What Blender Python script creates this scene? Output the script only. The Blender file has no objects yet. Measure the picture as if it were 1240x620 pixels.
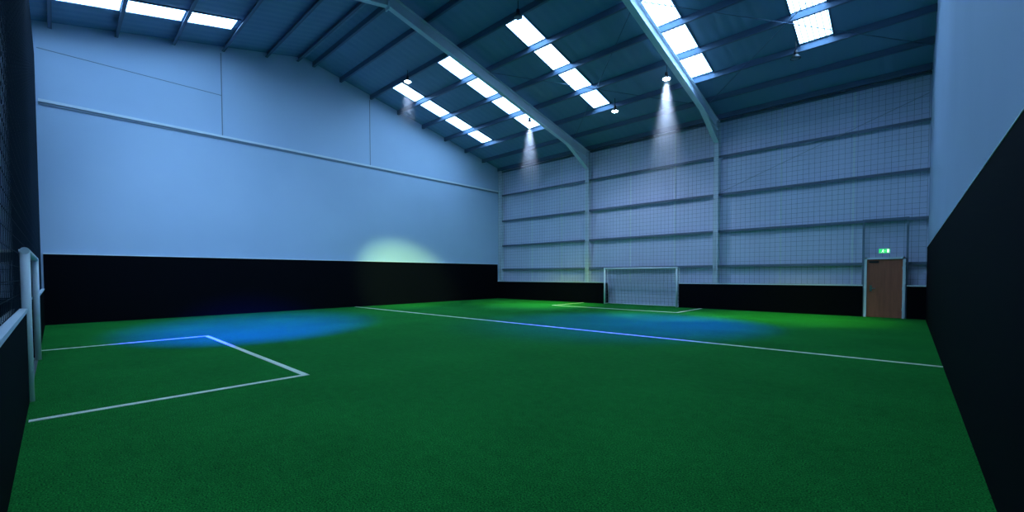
import bpy, bmesh, math, random
from mathutils import Vector, Matrix
random.seed(3)
S=bpy.context.scene
S.view_settings.view_transform='Standard'
S.view_settings.look='None'
S.view_settings.exposure=0.0

XL,XR,YF,YN=-19.2562,.4627,19.28,-.24
ZE,SL,YR=8.30,.2226,7.59
YB=19.75            # cladding plane far
YNW=2*YR-YB         # near building wall
ZR=ZE+SL*(YF-YR)
def zroof(y): return ZR-SL*abs(y-YR)

# ---------------- materials ----------------
def mat(name,col,rough=.6,metal=0,emis=None,estr=0,spec=.5):
    m=bpy.data.materials.new(name);m.use_nodes=True
    b=m.node_tree.nodes['Principled BSDF']
    b.inputs['Base Color'].default_value=(*col,1)
    b.inputs['Roughness'].default_value=rough
    b.inputs['Metallic'].default_value=metal
    b.inputs['Specular IOR Level'].default_value=spec
    if emis:
        b.inputs['Emission Color'].default_value=(*emis,1)
        b.inputs['Emission Strength'].default_value=estr
    return m
def noisy(m,c1,c2,scale,detail=4,stretch=(1,1,1),bump=0,bscale=None,lo=.3,hi=.7):
    nt=m.node_tree;N=nt.nodes;L=nt.links;b=N['Principled BSDF']
    tc=N.new('ShaderNodeTexCoord');mp=N.new('ShaderNodeMapping');mp.inputs['Scale'].default_value=stretch
    L.new(tc.outputs['Object'],mp.inputs['Vector'])
    n=N.new('ShaderNodeTexNoise');n.inputs['Scale'].default_value=scale;n.inputs['Detail'].default_value=detail
    L.new(mp.outputs[0],n.inputs['Vector'])
    r=N.new('ShaderNodeValToRGB');r.color_ramp.elements[0].position=lo;r.color_ramp.elements[1].position=hi
    r.color_ramp.elements[0].color=(*c1,1);r.color_ramp.elements[1].color=(*c2,1)
    L.new(n.outputs['Fac'],r.inputs[0]);L.new(r.outputs[0],b.inputs['Base Color'])
    return r
M={}
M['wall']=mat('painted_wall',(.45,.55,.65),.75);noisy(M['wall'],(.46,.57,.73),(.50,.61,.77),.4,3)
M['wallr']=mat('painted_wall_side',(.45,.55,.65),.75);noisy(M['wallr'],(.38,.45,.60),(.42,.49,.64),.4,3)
M['clad']=mat('cladding',(.45,.50,.58),.5)
def add_ribs(m,axis,scale,strength,dist):
    nt=m.node_tree;N=nt.nodes;L=nt.links;b=N['Principled BSDF']
    tc=N.new('ShaderNodeTexCoord');w=N.new('ShaderNodeTexWave');w.bands_direction=axis;w.inputs['Scale'].default_value=scale
    L.new(tc.outputs['Object'],w.inputs['Vector'])
    bp=N.new('ShaderNodeBump');bp.inputs['Strength'].default_value=strength;bp.inputs['Distance'].default_value=dist
    L.new(w.outputs['Fac'],bp.inputs['Height']);L.new(bp.outputs[0],b.inputs['Normal'])
noisy(M['clad'],(.66,.67,.83),(.72,.73,.89),.8,3,(1,1,.2));add_ribs(M['clad'],'X',1.2,.4,.02)
M['roof']=mat('roof_liner',(.15,.28,.42),.55);add_ribs(M['roof'],'X',.9,.5,.03)
M['black']=mat('black_board',(.0025,.003,.005),.8,spec=.05)
M['white']=mat('white_trim',(.75,.80,.85),.5)
M['steel']=mat('painted_steel',(.42,.50,.55),.45);noisy(M['steel'],(.66,.72,.78),(.74,.80,.86),1.5)
M['purlin']=mat('galvanised_purlin',(.09,.15,.23),.45,.2)
M['rail']=mat('rail_steel',(.18,.23,.30),.5,.1)
M['rod']=mat('bracing_steel',(.35,.40,.46),.5,.1)
M['line']=mat('line_paint',(.75,.80,.78),.9,spec=.1);noisy(M['line'],(.72,.78,.60),(.98,.98,.76),90,2)
M['net']=mat('net_cord',(.17,.20,.26),.8)
M['netd']=mat('net_cord_black',(.02,.03,.045),.9,spec=.1)
M['goalnet']=mat('goal_net_cord',(.16,.18,.22),.8)
M['goal']=mat('goal_white_metal',(.9,.93,.95),.35)
M['door']=mat('wood_door',(.22,.07,.035),.5);noisy(M['door'],(.36,.10,.055),(.46,.13,.07),3,4,(6,6,.5))
M['dark']=mat('dark_metal',(.02,.025,.03),.5,.4)
M['chrome']=mat('handle_metal',(.5,.5,.5),.3,1)
M['sign']=mat('exit_green',(.02,.4,.1),.4,emis=(.03,.8,.2),estr=.9)
M['signw']=mat('exit_white',(.8,.9,.8),.4,emis=(.8,1,.85),estr=1.2)
M['lampglow']=mat('lamp_lens',(1,1,1),.4,emis=(.65,.82,1),estr=60)
M['lampoff']=mat('lamp_lens_dim',(.2,.25,.3),.3)
M['near']=mat('near_wall_paint',(.035,.07,.11),.8)
M['concrete']=mat('concrete',(.1,.11,.12),.9)
# skylight
m=mat('skylight_grp',(.7,.8,.9),.5);M['sky']=m
nt=m.node_tree;N=nt.nodes;L=nt.links
tc=N.new('ShaderNodeTexCoord');w=N.new('ShaderNodeTexWave');w.bands_direction='X';w.inputs['Scale'].default_value=2.2
L.new(tc.outputs['Object'],w.inputs['Vector'])
mr=N.new('ShaderNodeMapRange');mr.inputs['From Min'].default_value=0;mr.inputs['From Max'].default_value=.4
mr.inputs['To Min'].default_value=1.1;mr.inputs['To Max'].default_value=16
L.new(w.outputs['Fac'],mr.inputs['Value'])
b=N['Principled BSDF'];b.inputs['Emission Color'].default_value=(.31,.60,1,1)
L.new(mr.outputs[0],b.inputs['Emission Strength'])
# turf
m=mat('artificial_turf',(.01,.15,.04),.95,spec=.05);M['turf']=m
nt=m.node_tree;N=nt.nodes;L=nt.links;b=N['Principled BSDF']
tc=N.new('ShaderNodeTexCoord')
n1=N.new('ShaderNodeTexNoise');n1.inputs['Scale'].default_value=85;n1.inputs['Detail'].default_value=5;n1.inputs['Roughness'].default_value=.7
n2=N.new('ShaderNodeTexNoise');n2.inputs['Scale'].default_value=.7;n2.inputs['Detail'].default_value=4
n3=N.new('ShaderNodeTexNoise');n3.inputs['Scale'].default_value=9;n3.inputs['Detail'].default_value=5
for n in (n1,n2,n3): L.new(tc.outputs['Object'],n.inputs['Vector'])
r=N.new('ShaderNodeValToRGB');r.color_ramp.elements[0].position=.37;r.color_ramp.elements[1].position=.64
r.color_ramp.elements[0].color=(.002,.040,.008,1);r.color_ramp.elements[1].color=(.022,.33,.046,1)
L.new(n1.outputs['Fac'],r.inputs[0])
mx=N.new('ShaderNodeMix');mx.data_type='RGBA';mx.blend_type='MULTIPLY';mx.inputs[0].default_value=1
r2=N.new('ShaderNodeValToRGB');r2.color_ramp.elements[0].position=.3;r2.color_ramp.elements[1].position=.7
r2.color_ramp.elements[0].color=(.75,.75,.75,1);r2.color_ramp.elements[1].color=(1.22,1.22,1.2,1)
ad=N.new('ShaderNodeMath');ad.operation='ADD';ad2=N.new('ShaderNodeMath');ad2.operation='MULTIPLY';ad2.inputs[1].default_value=.5
L.new(n2.outputs['Fac'],ad.inputs[0]);L.new(n3.outputs['Fac'],ad.inputs[1]);L.new(ad.outputs[0],ad2.inputs[0]);L.new(ad2.outputs[0],r2.inputs[0])
L.new(r.outputs[0],mx.inputs[6]);L.new(r2.outputs[0],mx.inputs[7]);L.new(mx.outputs[2],b.inputs['Base Color'])
bp=N.new('ShaderNodeBump');bp.inputs['Strength'].default_value=.45;bp.inputs['Distance'].default_value=.012
L.new(n1.outputs['Fac'],bp.inputs['Height']);L.new(bp.outputs[0],b.inputs['Normal'])
# haze: density falls to zero away from the lamp and towards the rim of the beam
def hazemat(Lh,dens,tan):
    m=bpy.data.materials.new('haze');m.use_nodes=True;nt=m.node_tree;nt.nodes.clear();N=nt.nodes;K=nt.links
    o=N.new('ShaderNodeOutputMaterial');v=N.new('ShaderNodeVolumeScatter')
    v.inputs['Color'].default_value=(1,1,1,1)
    tc=N.new('ShaderNodeTexCoord');sx=N.new('ShaderNodeSeparateXYZ');K.new(tc.outputs['Object'],sx.inputs[0])
    a=N.new('ShaderNodeMapRange');a.interpolation_type='SMOOTHSTEP';a.inputs['From Min'].default_value=-Lh;a.inputs['From Max'].default_value=-.2
    a.inputs['To Min'].default_value=0;a.inputs['To Max'].default_value=dens;K.new(sx.outputs[2],a.inputs['Value'])
    cb=N.new('ShaderNodeCombineXYZ');K.new(sx.outputs[0],cb.inputs[0]);K.new(sx.outputs[1],cb.inputs[1])
    ln=N.new('ShaderNodeVectorMath');ln.operation='LENGTH';K.new(cb.outputs[0],ln.inputs[0])
    R=N.new('ShaderNodeMath');R.operation='MULTIPLY_ADD';R.inputs[1].default_value=-tan;R.inputs[2].default_value=.12;K.new(sx.outputs[2],R.inputs[0])
    dv=N.new('ShaderNodeMath');dv.operation='DIVIDE';K.new(ln.outputs['Value'],dv.inputs[0]);K.new(R.outputs[0],dv.inputs[1])
    f=N.new('ShaderNodeMapRange');f.interpolation_type='SMOOTHSTEP';f.inputs['From Min'].default_value=1;f.inputs['From Max'].default_value=.2
    f.inputs['To Min'].default_value=0;f.inputs['To Max'].default_value=1;K.new(dv.outputs[0],f.inputs['Value'])
    mu=N.new('ShaderNodeMath');mu.operation='MULTIPLY';K.new(a.outputs[0],mu.inputs[0]);K.new(f.outputs[0],mu.inputs[1])
    K.new(mu.outputs[0],v.inputs['Density']);K.new(v.outputs[0],o.inputs['Volume']);return m

# ---------------- mesh helpers ----------------
class MB:
    def __init__(s): s.bm=bmesh.new();s.mats=[]
    def mi(s,m):
        if m not in s.mats:s.mats.append(m)
        return s.mats.index(m)
    def hexa(s,c,m):
        vs=[s.bm.verts.new(p) for p in c];i=s.mi(m)
        for q in ((0,3,2,1),(4,5,6,7),(0,1,5,4),(1,2,6,5),(2,3,7,6),(3,0,4,7)):
            f=s.bm.faces.new([vs[k] for k in q]);f.material_index=i
    def box(s,a,b,m):
        x0,y0,z0=[min(a[i],b[i]) for i in range(3)];x1,y1,z1=[max(a[i],b[i]) for i in range(3)]
        s.hexa([(x0,y0,z0),(x1,y0,z0),(x1,y1,z0),(x0,y1,z0),(x0,y0,z1),(x1,y0,z1),(x1,y1,z1),(x0,y1,z1)],m)
    def bar(s,a,b,w,h,m,up=(0,0,1)):
        a=Vector(a);b=Vector(b);d=(b-a).normalized();up=Vector(up)
        sd=d.cross(up)
        if sd.length<1e-4: sd=d.cross(Vector((1,0,0)))
        sd.normalize();u=sd.cross(d).normalized()
        sd*=w/2;u*=h/2
        s.hexa([a-sd-u,a+sd-u,b+sd-u,b-sd-u,a-sd+u,a+sd+u,b+sd+u,b-sd+u],m)
    def rod(s,a,b,r,m,n=8,r2=None,caps=True):
        a=Vector(a);b=Vector(b);d=(b-a).normalized();r2=r if r2 is None else r2
        x=d.cross(Vector((0,0,1)))
        if x.length<1e-4:x=Vector((1,0,0))
        x.normalize();y=d.cross(x);i=s.mi(m)
        A=[s.bm.verts.new(a+(x*math.cos(t)+y*math.sin(t))*r) for t in [2*math.pi*k/n for k in range(n)]]
        B=[s.bm.verts.new(b+(x*math.cos(t)+y*math.sin(t))*r2) for t in [2*math.pi*k/n for k in range(n)]]
        for k in range(n):
            f=s.bm.faces.new([A[k],A[(k+1)%n],B[(k+1)%n],B[k]]);f.material_index=i;f.smooth=n>4
        if caps:
            for q in (A[::-1],B):
                f=s.bm.faces.new(q);f.material_index=i
    def poly(s,pts,m):
        f=s.bm.faces.new([s.bm.verts.new(p) for p in pts]);f.material_index=s.mi(m)
    def obj(s,name,parent=None,recalc=True):
        if recalc: bmesh.ops.recalc_face_normals(s.bm,faces=s.bm.faces)
        me=bpy.data.meshes.new(name);s.bm.to_mesh(me);s.bm.free()
        for m in s.mats: me.materials.append(M[m])
        o=bpy.data.objects.new(name,me);S.collection.objects.link(o)
        if parent:o.parent=parent
        return o
def empty(name,loc=(0,0,0)):
    o=bpy.data.objects.new(name,None);o.location=loc;S.collection.objects.link(o);return o

# ---------------- shell ----------------
b=MB();b.box((XL-.2,YN-.0,-.2),(XR+.2,YB+.2,0),'turf');b.obj('floor')
b=MB();b.box((XL-.2,YNW-.2,-.2),(XR+.2,YN-.001,-.005),'concrete');b.obj('floor_service_strip')
def gable(name,x0,x1,m):
    b=MB()
    pr=[(YNW-.2,0),(YB+.2,0),(YB+.2,zroof(YB+.2)),(YR,ZR),(YNW-.2,zroof(YNW-.2))]
    A=[b.bm.verts.new((x0,y,z)) for y,z in pr];B=[b.bm.verts.new((x1,y,z)) for y,z in pr]
    b.bm.faces.new(A);b.bm.faces.new(B[::-1])
    for k in range(5): b.bm.faces.new([A[k],A[(k+1)%5],B[(k+1)%5],B[k]])
    b.mi(m);return b.obj(name)
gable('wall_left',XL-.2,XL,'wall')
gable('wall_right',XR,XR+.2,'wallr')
b=MB();b.box((XL,YB,0),(XR,YB+.2,zroof(YB)),'clad');b.obj('wall_far')
b=MB();b.box((XL,YNW-.2,0),(XR,YNW,zroof(YNW)),'near');b.obj('wall_near')
b=MB()
for y1 in (YB+.2,YNW-.2):
    a=[(XL-.2,YR,ZR),(XR+.2,YR,ZR),(XR+.2,y1,zroof(y1)),(XL-.2,y1,zroof(y1))]
    t=[(x,y,z+.15) for x,y,z in a]
    b.hexa(a+t,'roof')
b.obj('ceiling')

b=MB()
b.box((XL,YN,6.76),(XL+.06,YB,6.84),'white')
b.box((XL,YN,6.68),(XL+.03,YB,6.76),'rail');b.obj('trim_1')
b=MB()
for y in (4.47,10.57): b.box((XL,y-.015,6.84),(XL+.008,y+.015,zroof(y)-.25),'rail')
b.box((XL,YN,8.35),(XL+.008,4.47,8.37),'rail')
b.obj('trim_2')
b=MB();b.box((XL,YN,0),(XL+.05,YF,2.17),'black');b.box((XL,YN,2.17),(XL+.06,YF,2.20),'white');b.obj('baseboard_left')
b=MB();b.box((XR,YNW,0),(XR-.03,YF,2.36),'black');b.box((XR,YNW,2.36),(XR-.035,YF,2.37),'white');b.obj('baseboard_right')
b=MB()
for x0,x1 in ((XL,-11.5),(-7.62,-1.17),(-.03,XR)):
    b.box((x0,YF,0),(x1,YF+.08,1.08),'black');b.box((x0,YF-.01,1.08),(x1,YF+.11,1.12),'white')
b.box((-11.54,YF+.08,0),(-11.5,YB-.01,1.08),'black');b.box((-7.62,YF+.08,0),(-7.58,YB-.01,1.08),'black')
b.obj('baseboard_far')
b=MB()
for x0,x1 in ((XL,-11.5),(-7.62,XR-.03)):
    b.box((x0,YN,0),(x1,YN-.08,1.08),'black');b.box((x0,YN+.01,1.08),(x1,YN-.11,1.12),'white')
b.box((-11.6,YN-.9,0),(-11.5,YN-.08,1.12),'black');b.box((-7.62,YN-.9,0),(-7.52,YN-.08,1.12),'black')
b.box((-11.6,YN-1.0,0),(-7.52,YN-.9,1.12),'black')
b.obj('baseboard_near')

# ---------------- steel frames ----------------
def hcol(b,x,y0,z0,z1,m,w=.2,d=.3):
    b.box((x-w/2,y0,z0),(x+w/2,y0+.02,z1),m);b.box((x-w/2,y0+d-.02,z0),(x+w/2,y0+d,z1),m);b.box((x-.012,y0,z0),(x+.012,y0+d,z1),m)
def ibeam(b,a,c,w,h,m):
    a=Vector(a);c=Vector(c);b.bar(a,c,.02,h,m)
    d=(c-a).normalized();u=Vector((1,0,0)).cross(d);u=u if u.z>0 else -u
    b.bar(a+u*h/2,c+u*h/2,w,.025,m);b.bar(a-u*h/2,c-u*h/2,w,.025,m)
for x in (-12.6,-6.1):
    b=MB()
    hcol(b,x,YF+.1,0,zroof(YF)-.1,'steel')
    hcol(b,x,YNW+.02,0,zroof(YNW)-.2,'steel')
    for sg in (1,-1):
        ye=YF+.25 if sg>0 else YNW+.1
        ibeam(b,(x,YR,ZR-.42),(x,ye,zroof(ye)-.42),.2,.4,'steel')
        y0=ye-sg*.15;y1=ye-sg*1.9
        b.hexa([(x-.012,y0,zroof(y0)-1.15),(x+.012,y0,zroof(y0)-1.15),(x+.012,y1,zroof(y1)-.62),(x-.012,y1,zroof(y1)-.62),
                    (x-.012,y0,zroof(y0)-.6),(x+.012,y0,zroof(y0)-.6),(x+.012,y1,zroof(y1)-.6),(x-.012,y1,zroof(y1)-.6)],'steel')
        b.bar((x,y0,zroof(y0)-1.15),(x,y1,zroof(y1)-.62),.2,.025,'steel')
    b.box((x-.1,YR-.02,ZR-.75),(x+.1,YR+.02,ZR-.2),'steel')
    b.obj('portal_frame')
b=MB();hcol(b,XL+.14,YF+.1,0,zroof(YF)-.1,'steel',.24,.25);b.obj('steel_column')
b=MB()
ys=[YR+.3,9.1,10.6,12.1,13.6,15.1,16.6,18.0,19.35]
for y in ys:
    for yy in (y,2*YR-y):
        z=zroof(yy)
        sg=1 if yy>YR else -1
        b.box((XL,yy-.01,z-.2),(XR,yy+.01,z-.0),'purlin')
        b.box((XL,yy,z-.2),(XR,yy+sg*.08,z-.185),'purlin')
b.obj('roof_purlins')
b=MB()
RZ=(1.85,3.35,4.93,6.55,8.05)
for z in RZ:
    b.box((XL,YB-.16,z-.008),(XR,YB-.001,z+.008),'rail');b.box((XL,YB-.16,z-.05),(XR,YB-.15,z+.05),'rail')
b.obj('cladding_rails')
b=MB()
for x in (-16.7,-14.5,-10.25,-8.0,-3.75,-1.5):
    zz=[1.1]+list(RZ)
    for z0,z1 in zip(zz[:-1],zz[1:]): b.box((x-.03,YB-.03,z0+.02),(x+.03,YB-.001,z1-.02),'white')
b.obj('cladding_joint_strips')
b=MB()
b.rod((-6.0,YB-.2,5.0),(XR-.05,YB-.2,7.4),.009,'rod',6)
for sg in (0,1):
    x0,x1=(-5.98,XR-.05) if sg else (-6.22,-12.48)
    b.rod((x0,18,zroof(18)-.25),(x1,12.1,zroof(12.1)-.25),.012,'purlin',6)
    b.rod((x1,18,zroof(18)-.25),(x0,12.1,zroof(12.1)-.25),.012,'purlin',6)
b.obj('bracing_rods')

k=0
for xc,w in ((-17.2,.8),(-13.75,.85),(-9.95,.8),(-5.75,.8),(-2.25,.85)):
    for sg in (1,-1):
        k+=1;b=MB()
        e=[10.68,12.1,13.6,15.1,16.55]
        for i in range(4):
            y0,y1=e[i]+.09,e[i+1]-.06
            if sg<0:y0,y1=2*YR-y0,2*YR-y1
            p=[(xc-w/2,y0,zroof(y0)-.012),(xc+w/2,y0,zroof(y0)-.012),(xc+w/2,y1,zroof(y1)-.012),(xc-w/2,y1,zroof(y1)-.012)]
            q=[(x,y,z+.01) for x,y,z in p]
            b.hexa(p+q,'sky')
        y0,y1=e[0],e[-1]
        if sg<0:y0,y1=2*YR-y0,2*YR-y1
        for x in (xc-w/2-.025,xc+w/2+.025): b.bar((x,y0,zroof(y0)-.02),(x,y1,zroof(y1)-.02),.05,.03,'purlin')
        b.obj('window_%d'%k)

# ---------------- field lines ----------------
def line(b,x0,y0,x1,y1): b.box((x0,y0,.0),(x1,y1,.006),'line')
b=MB();w=.09
line(b,XL+.05,9.70-w/2,XR-.03,9.70+w/2)
for ya,yb in ((YN+.02,2.58),(YF-.02,16.55)):
    sg=1 if yb>ya else -1
    line(b,-6.62-w/2,ya,-6.62+w/2,yb);line(b,-12.72-w/2,ya,-12.72+w/2,yb);line(b,-12.72+w/2,yb-sg*w,-6.62-w/2,yb)
b.obj('pitch_line_markings')

# ---------------- nets ----------------
def netwall(name,P0,U,V,nu,nv,r,m='net'):
    b=MB();P0=Vector(P0);U=Vector(U);V=Vector(V)
    for i in range(nu+1): b.rod(P0+U*i/nu,P0+U*i/nu+V,r,m,3,caps=False)
    for j in range(nv+1): b.rod(P0+V*j/nv,P0+V*j/nv+U,r,m,3,caps=False)
    return b.obj(name,recalc=False)
netwall('safety_net',(XL+.1,YF+.04,1.13),(XR-XL-.15,0,0),(0,0,7.0),110,39,.0045)
netwall('safety_net',(XL+.1,YN-.05,1.13),(XR-XL-.15,0,0),(0,0,7.0),120,44,.004,'netd')

# ---------------- goals ----------------
def goal(y,sg,x0,x1,h,dep):
    g=empty('football_goal',((x0+x1)/2,y,0))
    def L(o): o.parent=g;o.matrix_parent_inverse=Matrix.Translation(-Vector(g.location));return o
    b=MB();r=.042
    b.rod((x0,y,0),(x0,y,h),r,'goal',12);b.rod((x1,y,0),(x1,y,h),r,'goal',12);b.rod((x0-r,y,h),(x1+r,y,h),r,'goal',12)
    L(b.obj('front_frame'))
    b=MB();yb=y+sg*dep;yt=y+sg*dep*.55
    for x in (x0,x1):
        b.rod((x,y,h),(x,yt,h-.02),.018,'goal',8);b.rod((x,yt,h-.02),(x,yb,.02),.018,'goal',8);b.rod((x,y,.02),(x,yb,.02),.018,'goal',8)
    b.rod((x0,yb,.02),(x1,yb,.02),.018,'goal',8)
    L(b.obj('back_stanchions'))
    b=MB();rr=.006
    n=int((x1-x0)/.18);
    for i in range(n+1):
        x=x0+(x1-x0)*i/n
        b.rod((x,y,h),(x,yt,h-.05),rr,'goalnet',3,caps=False);b.rod((x,yt,h-.05),(x,yb,.02),rr,'goalnet',3,caps=False)
    nv=10
    for j in range(nv+1):
        t=j/nv;yy=yt+(yb-yt)*t;z=(h-.05)*(1-t)+.02*t
        b.rod((x0,yy,z),(x1,yy,z),rr,'goalnet',3,caps=False)
        for x in (x0,x1): b.rod((x,y,z),(x,yy,z),rr,'goalnet',3,caps=False)
    for x in (x0,x1):
        for q in (.25,.5,.75): b.rod((x,y+sg*dep*.55*q,.02),(x,y+sg*dep*.55*q,h-.02),rr,'goalnet',3,caps=False)
    L(b.obj('net'))
goal(YF-.03,1,-11.42,-7.70,1.8,.44)
goal(YN,-1,-11.42,-7.66,1.8,.85)

# ---------------- door ----------------
b=MB()
yd=YF
b.box((-1.06,yd+.02,.01),(-.14,yd+.065,2.0),'door')
for x0,x1 in ((-1.13,-1.06),(-.14,-.07)): b.box((x0,yd-.02,0),(x1,yd+.07,2.07),'white')
b.box((-1.13,yd-.02,2.0),(-.07,yd+.07,2.07),'white')
b.rod((-.95,yd+.02,1.0),(-.95,yd-.04,1.0),.012,'chrome',8);b.rod((-.95,yd-.04,1.0),(-.83,yd-.04,1.0),.01,'chrome',8)
b.box((-.98,yd+.005,.9),(-.92,yd+.02,1.1),'chrome')
for z in (.3,1.0,1.7): b.rod((-.14,yd+.015,z-.05),(-.14,yd+.015,z+.05),.01,'chrome',8)
b.box((-1.0,yd-.01,1.88),(-.75,yd+.02,1.94),'dark')
b.obj('door_1')
b=MB()
for x in (-1.17,-.03): b.box((x-.03,YF+.09,0),(x+.03,YF+.18,3.34),'rail')
b.box((-1.2,YF+.09,3.34),(.0,YF+.18,3.40),'rail')
b.obj('door_opening_frame')
b=MB();ys_=YF-.02
b.box((-.76,ys_,2.20),(-.46,ys_+.05,2.36),'white');b.box((-.75,ys_-.004,2.21),(-.47,ys_,2.35),'sign')
f=ys_-.008
b.rod((-.64,f,2.325),(-.64,f+.003,2.325),.014,'signw',10)
b.poly([(-.66,f,2.30),(-.63,f,2.31),(-.64,f,2.26),(-.665,f,2.26)],'signw')
b.poly([(-.665,f,2.26),(-.65,f,2.26),(-.69,f,2.22),(-.70,f,2.23)],'signw')
b.poly([(-.65,f,2.262),(-.635,f,2.262),(-.615,f,2.22),(-.63,f,2.22)],'signw')
b.poly([(-.54,f,2.34),(-.49,f,2.34),(-.49,f,2.22),(-.54,f,2.22)],'signw')
b.poly([(-.61,f,2.285),(-.58,f,2.285),(-.58,f,2.275),(-.61,f,2.275)],'signw')
b.obj('exit_sign')

# ---------------- pendant lamps ----------------
def spot(name,loc,tgt,power,ang,blend,col,rad,parent=None):
    l=bpy.data.lights.new(name,'SPOT');l.energy=power;l.spot_size=math.radians(ang);l.spot_blend=blend;l.color=col;l.shadow_soft_size=rad
    o=bpy.data.objects.new(name,l);d=Vector(tgt)-Vector(loc);R=d.to_track_quat('-Z','Y').to_matrix().to_4x4()
    W=Matrix.Translation(loc)@R
    S.collection.objects.link(o)
    if parent:
        o.parent=parent;o.matrix_parent_inverse=Matrix.Translation(-Vector(parent.location))
    o.matrix_basis=W
    return o
def lamp(x,y,z,lit=True,beams=(),haze=0,dens=.08):
    g=empty('high_bay_or_added_lamp',(x,y,z))
    b=MB();zr=zroof(y)
    b.rod((0,0,.24),(0,0,zr-z-.01),.012,'dark',8)
    b.rod((0,0,.11),(0,0,.24),.055,'dark',16)
    b.rod((0,0,.11),(0,0,.0),.07,'dark',20,r2=.15,caps=False)
    b.rod((0,0,.11),(0,0,.105),.07,'dark',20)
    b.rod((0,0,.01),(0,0,-.02),.13,'lampglow' if lit else 'lampoff',20,r2=.09)
    o=b.obj('housing',recalc=False);o.parent=g
    for tgt,power,ang,col,bl in beams:
        spot('beam_or_added_spot',(x,y,z-.05),tgt or (x,y,0),power,ang,bl,col,.08,g)
    if haze:
        t=.27
        M['hz']=hazemat(haze,dens,t)
        b=MB();b.rod((0,0,-.05),(0,0,-haze),.12+t*.05,'hz',20,r2=.12+haze*t);h=b.obj('haze',parent=g)
BL=(.5,.66,1);PB=(.0,.012,1);GR=(.6,1,.12);BW=(.34,.62,1)
lamp(-15.8,10.45,9.76,True,[(None,900,34,BL,.7)],2.4,.25)
lamp(-13.1,15.3,8.6,True,[(None,2200,34,BL,.7)],3.4,.25)
lamp(-9.2,16.3,8.4,True,[(None,500,130,BL,.6),((-14.0,17.2,0),4500,44,GR,1)])
lamp(-6.55,15.3,8.6,True,[(None,3200,34,BL,.7)],4.4,.25)
lamp(-9.3,10.3,9.76,False)
lamp(-2.75,16.3,8.4,False,[((-3.0,17.0,0),2200,48,GR,1),((-6.0,12.4,0),40000,48,PB,1)])  # fixture is unlit; green and blue spots added here for the turf pools
# unseen lamps added under the near roof slope to light turf and wall
lamp(-6.5,1.0,8.25,True,[((-13.9,4.0,0),130000,36,PB,1),((-19.2,12.6,.8),20000,17,(.62,1,.34),.8),((-19.2,8,1),2400,80,BW,1)])
lamp(-12.8,.6,8.2,True,[((-19.2,5,.5),900,80,BW,1)])  # added only as fill to brighten the left wall

W=bpy.data.worlds.new('World');S.world=W;W.use_nodes=True
W.node_tree.nodes['Background'].inputs[0].default_value=(.1,.2,.35,1);W.node_tree.nodes['Background'].inputs[1].default_value=.3

# ---------------- camera ----------------
a,p,r=.75,-.027,-.0027
F=Vector((-math.sin(a)*math.cos(p),math.cos(a)*math.cos(p),math.sin(p)))
R=Vector((math.cos(a),math.sin(a),0));U=R.cross(F)
R2=R*math.cos(r)+U*math.sin(r);U2=-R*math.sin(r)+U*math.cos(r)
cam=bpy.data.cameras.new('camera');co=bpy.data.objects.new('camera',cam);S.collection.objects.link(co)
m=Matrix((( R2.x,U2.x,-F.x,0),(R2.y,U2.y,-F.y,0),(R2.z,U2.z,-F.z,1.5),(0,0,0,1)))
co.matrix_world=m
cam.sensor_width=36;cam.lens=515.02/1240*36;cam.shift_y=(346.73-310)/1240;cam.clip_start=.02
S.camera=co
